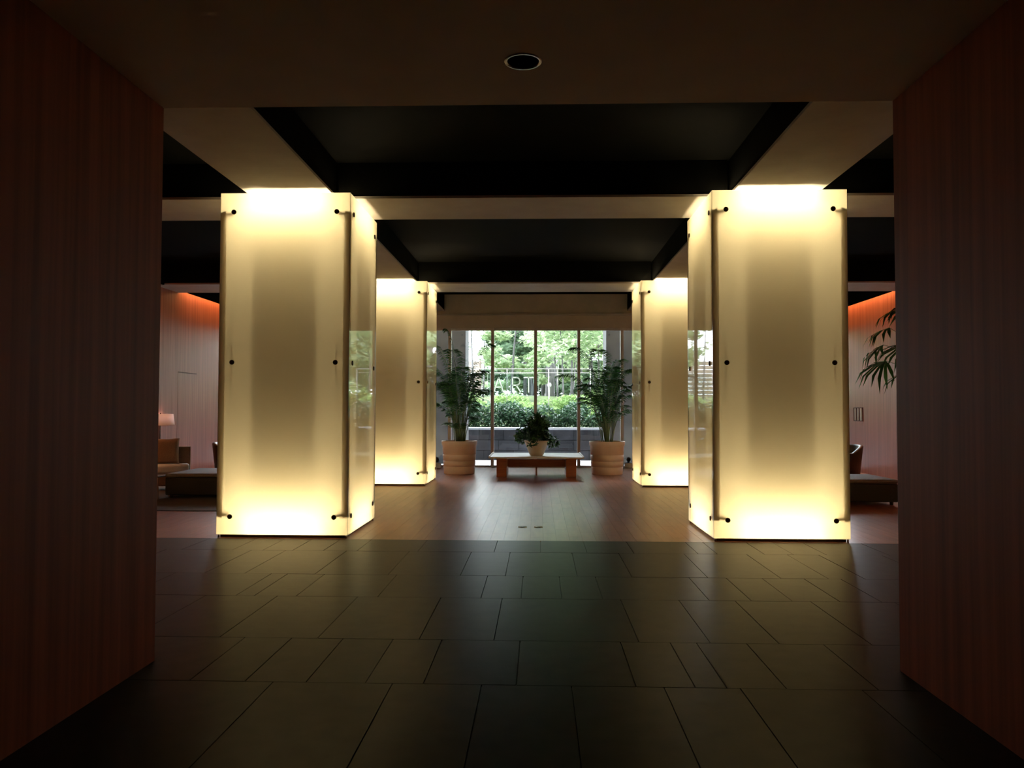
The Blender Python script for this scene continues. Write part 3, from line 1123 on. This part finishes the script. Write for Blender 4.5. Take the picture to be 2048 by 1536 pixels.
# ------------------------------------------------------------------ wall grille on the right
g0, g1 = on_x(1726, 815, XR), on_x(1708, 842, XR)
gy, gz = (g0.y + g1.y) / 2, (g0.z + g1.z) / 2
gt = thing('wall_grille', 'small wall grille with three pale upright bars on the veneer wall', 'grille', (XR, gy, gz))
hw, hh = abs(g0.y - g1.y) / 2, 0.17
mb = MB()
mb.box(-0.012, 0, -hw, hw, -hh, -hh + 0.015).box(-0.012, 0, -hw, hw, hh - 0.015, hh)
mb.box(-0.012, 0, -hw, -hw + 0.015, -hh, hh).box(-0.012, 0, hw - 0.015, hw, -hh, hh)
mb.build('frame', 'groove', gt)
MB().box(-0.004, 0, -hw, hw, -hh, hh).build('backing', 'groove', gt)
for k in range(3):
    yy = (-0.62 + 0.62 * k) * hw
    MB().box(-0.014, -0.004, yy - hw * 0.16, yy + hw * 0.16, -hh + 0.02, hh - 0.02, 0.002).build('slat', 'piping', gt)

# ------------------------------------------------------------------ small spotlights by the window and a cable
for px, lab in ((1257, 'white floor spotlight with a black lens, behind the planter on the fan palm side'),
                (874, 'white floor spotlight with a black lens, behind the planter on the sofa side')):
    p = at_z(px, 936, 0)
    t = thing('floor_spotlight', lab, 'spotlight', (p.x, p.y, 0), 0, 'floor spotlights behind the planters')
    MB().box(-0.10, 0.10, -0.07, 0.07, 0, 0.13, 0.01).build('base', 'plastic_white', t)
    mb = MB().lathe([(0.0005, 0), (0.055, 0), (0.055, 0.12), (0.048, 0.12), (0.045, 0.10), (0.0005, 0.10)], 20)
    me = mb.mesh('lamp_head', 'plastic_black')
    me.transform(Matrix.Rotation(PI / 2 - 0.5, 4, 'X'))
    put('lamp_head', me, t, (0, 0.04, 0.18))
p = at_z(975, 934, 0)
pts = []
for k in range(28):
    a = k / 27
    pts.append((p.x - 0.06 + a * 0.34, p.y - 0.2 + 0.12 * math.sin(a * 7), 0.006 + 0.05 * max(0, math.sin(a * 5)) * (1 - a)))
tag(MB().tube(pts, 0.006, 6).build('cable', 'plastic_black'), 'thin black cable curling on the floor beside the bench', 'cable')

# ------------------------------------------------------------------ outside: terrace, low wall, garden
YLW = 24.05
ter = struct(MB().box(-12, 12, YW + 0.15, YLW, -0.25, -0.03).build('terrace', 'concrete'), 'pale paved strip outside the window')
for i in range(16):
    for j in range(3):
        x0 = -9.6 + i * 1.2
        y0 = YW + 0.16 + j * 0.955
        MB().box(x0 + .004, x0 + 1.196, y0 + .004, min(y0 + 0.951, YLW), -0.04, -0.01).build('paving_slab', 'paving', ter)
for lab, x0, x1 in (('grey concrete column outside the window, on the sofa side of the bench', -3.25, -2.07),
                    ('grey concrete column outside the window, on the fan palm side of the bench', 1.885, 3.065)):
    t = thing('concrete_column', lab, 'column', ((x0 + x1) / 2, 23.05, -0.01), 0, 'columns outside the window')
    hw = (x1 - x0) / 2
    MB().box(-hw, hw, -0.55, 0.55, 0, 7.5, 0.012).build('shaft', 'concrete', t)
    MB().box(-hw - 0.01, hw + 0.01, -0.56, 0.56, 0, 0.10).build('base_band', 'concrete', t)

lw = thing('garden_wall', 'low slate block wall with a pale coping under the hedge', 'wall', (0, YLW, -0.01))
MB().box(-12, 12, 0.02, 0.34, 0, 0.92).build('wall_core', 'joint', lw)
rr = random.Random(21)
bh = 0.306
bms = {}
for j in range(3):
    x = -9.0 - 0.3 * (j % 2)
    while x < 9.0:
        w = rr.choice((0.6, 0.75, 0.9))
        if w not in bms:
            bms[w] = MB().box(0.004, w - 0.004, 0, 0.06, 0.004, bh - 0.004, 0.006, seg=1).mesh('block', 'stone_block')
        put('block', bms[w], lw, (x, rr.uniform(-0.012, 0.006), j * bh))
        x += w
x = -9.0
cop = MB().box(0.003, 1.197, -0.05, 0.40, 0.92, 0.985, 0.006).mesh('coping_stone', 'coping')
while x < 9.0:
    put('coping_stone', cop, lw, (x, 0, 0))
    x += 1.2

# rising garden ground behind the wall
V, F = [], []
gx, gyn = 30, 26
for j in range(gyn + 1):
    y = YLW + 0.34 + (70 - YLW) * (j / gyn) ** 1.3
    for i in range(gx + 1):
        x = -30 + 60 * i / gx
        z = 0.88 + min(1.25, max(0, (y - 25.5) * 0.13)) + 0.06 * math.sin(x * 0.9 + y * 0.6)
        V.append((x, y, z))
for j in range(gyn):
    for i in range(gx):
        a = j * (gx + 1) + i
        F.append((a, a + 1, a + gx + 2, a + gx + 1))


def ground_z(x, y):
    return 0.88 + min(1.25, max(0, (y - 25.5) * 0.13)) + 0.06 * math.sin(x * 0.9 + y * 0.6)


struct(put('garden_ground', raw_mesh('garden_ground', V, F, 'soil', True)), 'rising garden ground behind the low wall')

# hedge row: dark shrubs one after another on top of the wall
rr = random.Random(5)
hx = [-8.2 + 1.17 * k for k in range(15)]
for k, x in enumerate(hx):
    y = YLW + 1.32
    t = thing('hedge_shrub', 'dark glossy hedge shrub growing behind the coping of the low wall', 'shrub', (x, y, 0.86), 0, 'hedge shrubs along the low wall')
    blobs = [(rr.uniform(-0.4, 0.4), rr.uniform(-0.3, 0.3), rr.uniform(0.30, 0.66), 0.42, 0.42, 0.30, 1) for _ in range(6)]
    blobs += [(-0.55 + 0.275 * q, -0.25 + rr.uniform(-0.08, 0.1), rr.uniform(0.16, 0.26), 0.32, 0.34, 0.26, 0.9) for q in range(5)]
    V, F = leaf_cloud(2800, blobs, 0.058, 50 + k, aspect=0.42, face_up=0.5, shell=0.35)
    put('foliage', raw_mesh('foliage', V, F, 'hedge'), t)
    mb = MB()
    for q in range(4):
        a = q * 1.7 + k
        mb.tube([(0, 0, 0), (0.15 * math.cos(a), 0.15 * math.sin(a), 0.3), (0.3 * math.cos(a), 0.25 * math.sin(a), 0.55)], [0.02, 0.014, 0.008], 5)
    mb.build('stem', 'bark', t)
# lime shrubs behind the hedge
for k in range(17):
    x = -9 + 1.13 * k + rr.uniform(-0.25, 0.25)
    y = rr.uniform(27.7, 29.4)
    t = thing('lime_shrub', 'bright lime-green mounded shrub behind the dark hedge', 'shrub', (x, y, ground_z(x, y) - 0.03), 0, 'lime shrubs behind the hedge')
    blobs = [(rr.uniform(-0.5, 0.5), rr.uniform(-0.4, 0.4), rr.uniform(0.22, 0.72), 0.55, 0.45, 0.26, 1) for _ in range(6)]
    V, F = leaf_cloud(1500, blobs, 0.075, 90 + k, aspect=0.45, face_up=0.9, shell=0.3)
    put('foliage', raw_mesh('foliage', V, F, 'lime'), t)
    MB().tube([(0, 0, 0), (0.05, 0.0, 0.3)], [0.025, 0.015], 5).build('stem', 'bark', t)


def tree(px, y, label, leaf, trunks, z_lo, z_hi, spread, n, seed, size=0.10, trunk_r=0.06, group='trees in the garden', lean=0.0):
    x = at_y(px, 800, y).x
    r = random.Random(seed)
    gz = ground_z(x, y) - 0.05
    t = thing('garden_tree', label, 'tree', (x, y, gz), 0, group)
    blobs = []
    for k in range(trunks):
        a = r.uniform(0, 2 * PI)
        o0 = Vector((0.22 * math.cos(a), 0.22 * math.sin(a), 0)) if trunks > 1 else Vector((0, 0, 0))
        top = Vector((o0.x * 2.2 + lean + r.uniform(-.3, .3), o0.y * 2 + r.uniform(-.3, .3), z_hi * r.uniform(0.8, 0.97)))
        mid = (o0 + top) * 0.5 + Vector((r.uniform(-.12, .12) - lean * 0.2, r.uniform(-.12, .12), 0))
        mb = MB().tube([o0, (o0 + mid) * 0.5, mid, (mid + top) * 0.5, top], [trunk_r, trunk_r * .9, trunk_r * .75, trunk_r * .5, trunk_r * .2], 8)
        for q in range(6):
            s = r.uniform(0.35, 0.9)
            p0 = mid * (2 * s * (1 - s)) + top * (s * s) + o0 * (1 - s) ** 2
            p0 = (o0.lerp(mid, s * 2) if s < 0.5 else mid.lerp(top, s * 2 - 1))
            aa = r.uniform(0, 2 * PI)
            L = spread * r.uniform(0.5, 0.95)
            p1 = p0 + Vector((L * math.cos(aa), L * math.sin(aa), L * r.uniform(0.1, 0.6)))
            mb.tube([p0, p0.lerp(p1, 0.5) + Vector((0, 0, 0.08)), p1], [trunk_r * .35, trunk_r * .25, trunk_r * .1], 5)
            if p1.z > z_lo * 0.8:
                blobs.append((p1.x, p1.y, p1.z, spread * 0.42, spread * 0.42, 0.20 + 0.06 * spread, 1))
        mb.build('trunk', 'bark', t)
    for k in range(int(14 + spread * 4)):
        a = r.uniform(0, 2 * PI)
        d = spread * math.sqrt(r.random())
        blobs.append((d * math.cos(a) + lean * 0.7, d * math.sin(a), r.uniform(z_lo, z_hi), spread * r.uniform(0.22, 0.42), spread * r.uniform(0.22, 0.42), r.uniform(0.14, 0.32), 1))
    V, F = leaf_cloud(n, blobs, size, seed + 7, aspect=0.55, face_up=1.0)
    put('crown', raw_mesh('crown', V, F, leaf), t)
    return t


tree(1022, 31.0, 'pale-leaved garden tree with a single leaning grey trunk behind the sign', 'maple', 1, 1.2, 4.6, 1.15, 4200, 11, 0.10, 0.06, lean=0.2)
tree(1131, 29.5, 'slender many-stemmed garden tree with bare lower stems right of the sign', 'maple', 5, 2.0, 5.2, 1.5, 4200, 12, 0.09, 0.035)
tree(1200, 32.0, 'pale-leaved garden tree behind the palm on the fan palm side', 'maple', 2, 0.9, 5.0, 1.8, 5200, 13, 0.11, 0.05)
tree(1100, 36.0, 'garden tree with one thick grey-mauve trunk behind the slender stems', 'darkleaf', 1, 2.4, 6.0, 2.2, 3600, 14, 0.12, 0.22)
tree(955, 33.0, 'airy pale garden tree at the edge of the open sky, near the tan fence', 'maple', 2, 3.0, 5.0, 0.9, 420, 15, 0.10, 0.045)
tree(1072, 39.0, 'wide deep-green garden tree far behind the sign', 'darkleaf', 2, 0.8, 5.5, 2.6, 6500, 16, 0.14, 0.08)
tree(1170, 40.0, 'wide deep-green garden tree far behind the slender stems', 'darkleaf', 2, 0.6, 6.0, 2.8, 6500, 17, 0.14, 0.08)
tree(1280, 34.0, 'dense pale garden tree beyond the concrete column on the fan palm side', 'maple', 2, 0.6, 5.2, 2.2, 6000, 18, 0.12, 0.07)
tree(1400, 33.0, 'dense pale garden tree hidden from the corridor by the far glowing pillar', 'maple', 2, 0.6, 5.2, 2.2, 5000, 19, 0.12, 0.07)
tree(800, 35.0, 'airy pale garden tree before the tan fence, with sky behind it', 'maple', 1, 2.2, 4.8, 1.5, 1300, 20, 0.11, 0.06)
tree(1090, 46.0, 'tall deep-green tree at the far back of the garden', 'darkleaf', 2, 0.5, 7.0, 3.2, 6500, 23, 0.17, 0.1)
tree(1052, 45.0, 'tall pale-green tree at the far back of the garden', 'maple', 2, 0.5, 6.5, 2.4, 5000, 24, 0.16, 0.1)
tree(1240, 46.0, 'tall pale-green tree at the far back beyond the column on the fan palm side', 'maple', 2, 0.5, 6.5, 3.2, 6000, 25, 0.17, 0.1)

# shrub belt closing the back of the garden
rr = random.Random(77)
for k in range(13):
    x = -2.6 + 1.55 * k + rr.uniform(-0.3, 0.3)
    y = 49.5 + rr.uniform(-1.0, 1.0)
    t = thing('belt_shrub', ('tall pale green shrub' if k % 3 == 1 else 'tall deep green shrub') + ' in the belt closing the back of the garden', 'shrub', (x, y, ground_z(x, y) - 0.05), 0, 'shrub belt at the back of the garden')
    blobs = [(rr.uniform(-0.8, 0.8), rr.uniform(-0.5, 0.5), rr.uniform(0.3, 2.6), 0.8, 0.6, 0.5, 1) for _ in range(12)]
    V, F = leaf_cloud(2000, blobs, 0.15, 300 + k, aspect=0.5, face_up=0.8)
    put('foliage', raw_mesh('foliage', V, F, 'maple' if k % 3 == 1 else 'darkleaf'), t)
    MB().tube([(0, 0, 0), (0.05, 0.0, 1.2)], [0.05, 0.03], 6).build('stem', 'bark', t)

# tan board fence at the back on the left
fz = ground_z(-6, 38)
fn = thing('board_fence', 'tan fence of horizontal boards at the back of the garden', 'fence', (-9.0, 38.0, fz - 0.05))
bm_ = MB().box(-6.2, 6.2, -0.02, 0.02, 0.01, 0.185, 0.004, seg=1).mesh('board', 'fence')
for k in range(9):
    put('board', bm_, fn, (0, 0, 0.05 + k * 0.195))
for k in range(6):
    MB().box(-6.2 + k * 2.48 - 0.06, -6.2 + k * 2.48 + 0.06, 0.02, 0.10, 0, 1.84).build('post', 'fence', fn)

# rail and sign panel in the hedge
YS = 27.0
a = at_y(930, 743, YS)
b = at_y(1182, 743, YS)
gr = thing('garden_rail', 'thin pale double rail on slim posts above the hedge', 'railing', ((a.x + b.x) / 2, YS, 0))
hw = (b.x - a.x) / 2
zz = at_y(1060, 738, YS).z
for dz in (0.0, -0.13):
    MB().tube([(-hw, 0, zz + dz), (hw, 0, zz + dz)], 0.009, 8).build('rail', 'mullion', gr)
for k in range(4):
    x = -hw + 0.02 + k * (2 * hw - 0.04) / 3
    MB().tube([(x, 0.03, ground_z(0, YS) - 0.08), (x, 0.03, zz)], 0.015, 8).build('post', 'mullion', gr)
s0, s1 = at_y(976, 748, YS - 0.06), at_y(1077, 791, YS - 0.06)
sg = thing('sign_panel', 'see-through framed sign panel reading ART above the hedge', 'sign', ((s0.x + s1.x) / 2, YS - 0.06, s1.z))
sw, sh = (s1.x - s0.x) / 2, s0.z - s1.z
MB().box(-sw, sw, -0.004, 0.004, 0, sh).build('sign_pane', 'sign_glass', sg)
mb = MB()
mb.box(-sw, sw, -0.015, 0.015, -0.014, 0.0).box(-sw, sw, -0.015, 0.015, sh, sh + 0.014)
mb.box(-sw - 0.014, -sw, -0.015, 0.015, -0.014, sh + 0.014).box(sw, sw + 0.014, -0.015, 0.015, -0.014, sh + 0.014)
mb.build('sign_frame', 'sign_white', sg)
for s in (-1, 1):
    MB().tube([(s * sw * 0.9, 0.03, ground_z(0, YS) - 0.08 - s1.z), (s * sw * 0.9, 0.03, sh)], 0.018, 8).build('post', 'mullion', sg)


def stroke(mb, pts, w, y0, y1):
    for (xa, za), (xb, zb) in zip(pts, pts[1:]):
        d = Vector((xb - xa, zb - za)).normalized()
        nx_, nz_ = -d.y * w / 2, d.x * w / 2
        ex, ez = d.x * w * 0.3, d.y * w * 0.3
        q = [(xa - ex + nx_, za - ez + nz_), (xa - ex - nx_, za - ez - nz_), (xb + ex - nx_, zb + ez - nz_), (xb + ex + nx_, zb + ez + nz_)]
        A = [mb.bm.verts.new((x, y0, z)) for x, z in q]
        B = [mb.bm.verts.new((x, y1, z)) for x, z in q]
        mb.bm.faces.new(A)
        mb.bm.faces.new(list(reversed(B)))
        for i in range(4):
            mb.bm.faces.new((A[i], B[i], B[(i + 1) % 4], A[(i + 1) % 4]))


arc = [(0.14 + 0.10 * math.sin(PI * k / 6), 0.38 - 0.10 + 0.10 * math.cos(PI * k / 6)) for k in range(7)]
LET = {'A': [[(0, 0), (0.14, 0.38), (0.28, 0)], [(0.06, 0.13), (0.22, 0.13)]],
       'R': [[(0.02, 0), (0.02, 0.38), (0.14, 0.38)] + arc[1:] + [(0.02, 0.18)], [(0.13, 0.18), (0.26, 0)]],
       'T': [[(0, 0.38), (0.28, 0.38)], [(0.14, 0.38), (0.14, 0)]]}
for ch, px in (('A', 996), ('R', 1032), ('T', 1056)):
    mb = MB()
    for ln in LET[ch]:
        stroke(mb, ln, 0.034, -0.016, -0.005)
    lx = at_y(px, 770, YS - 0.06).x - (s0.x + s1.x) / 2
    o = mb.build('letter', 'sign_white', sg, (lx - 0.14, 0, (sh - 0.5) / 2))
    o.scale = (1.15, 1, 1.3)

# garden lamps
p = at_y(1115, 738, 30.0)
q = at_y(1115, 711, 30.0)
gzz = ground_z(p.x, 30.0) - 0.03
t = thing('garden_lamp', 'tall white cylinder garden lamp on a slim pole by the slender stems', 'lamp', (p.x, 30.0, gzz))
MB().tube([(0, 0, 0), (0, 0, p.z - gzz)], 0.03, 10).build('pole', 'mullion', t)
MB().lathe([(0.0005, p.z - gzz), (0.055, p.z - gzz), (0.06, q.z - gzz - 0.02), (0.045, q.z - gzz), (0.0005, q.z - gzz)], 20).build('lantern', 'lamp_white', t)
p = at_y(1099, 770, 29.6)
gzz = ground_z(p.x, 29.6) - 0.03
t = thing('globe_lamp', 'short garden lamp with a small white globe among the lime shrubs', 'lamp', (p.x, 29.6, gzz))
MB().tube([(0, 0, 0), (0, 0, p.z - gzz - 0.05)], 0.02, 8).build('pole', 'mullion', t)
MB().lathe([(0.005, p.z - gzz - 0.08)] + [(0.075 * math.sin(PI * k / 8), p.z - gzz - 0.09 * math.cos(PI * k / 8)) for k in range(1, 8)] + [(0.003, p.z - gzz + 0.09)], 16) \
    .build('globe', 'lamp_white', t)
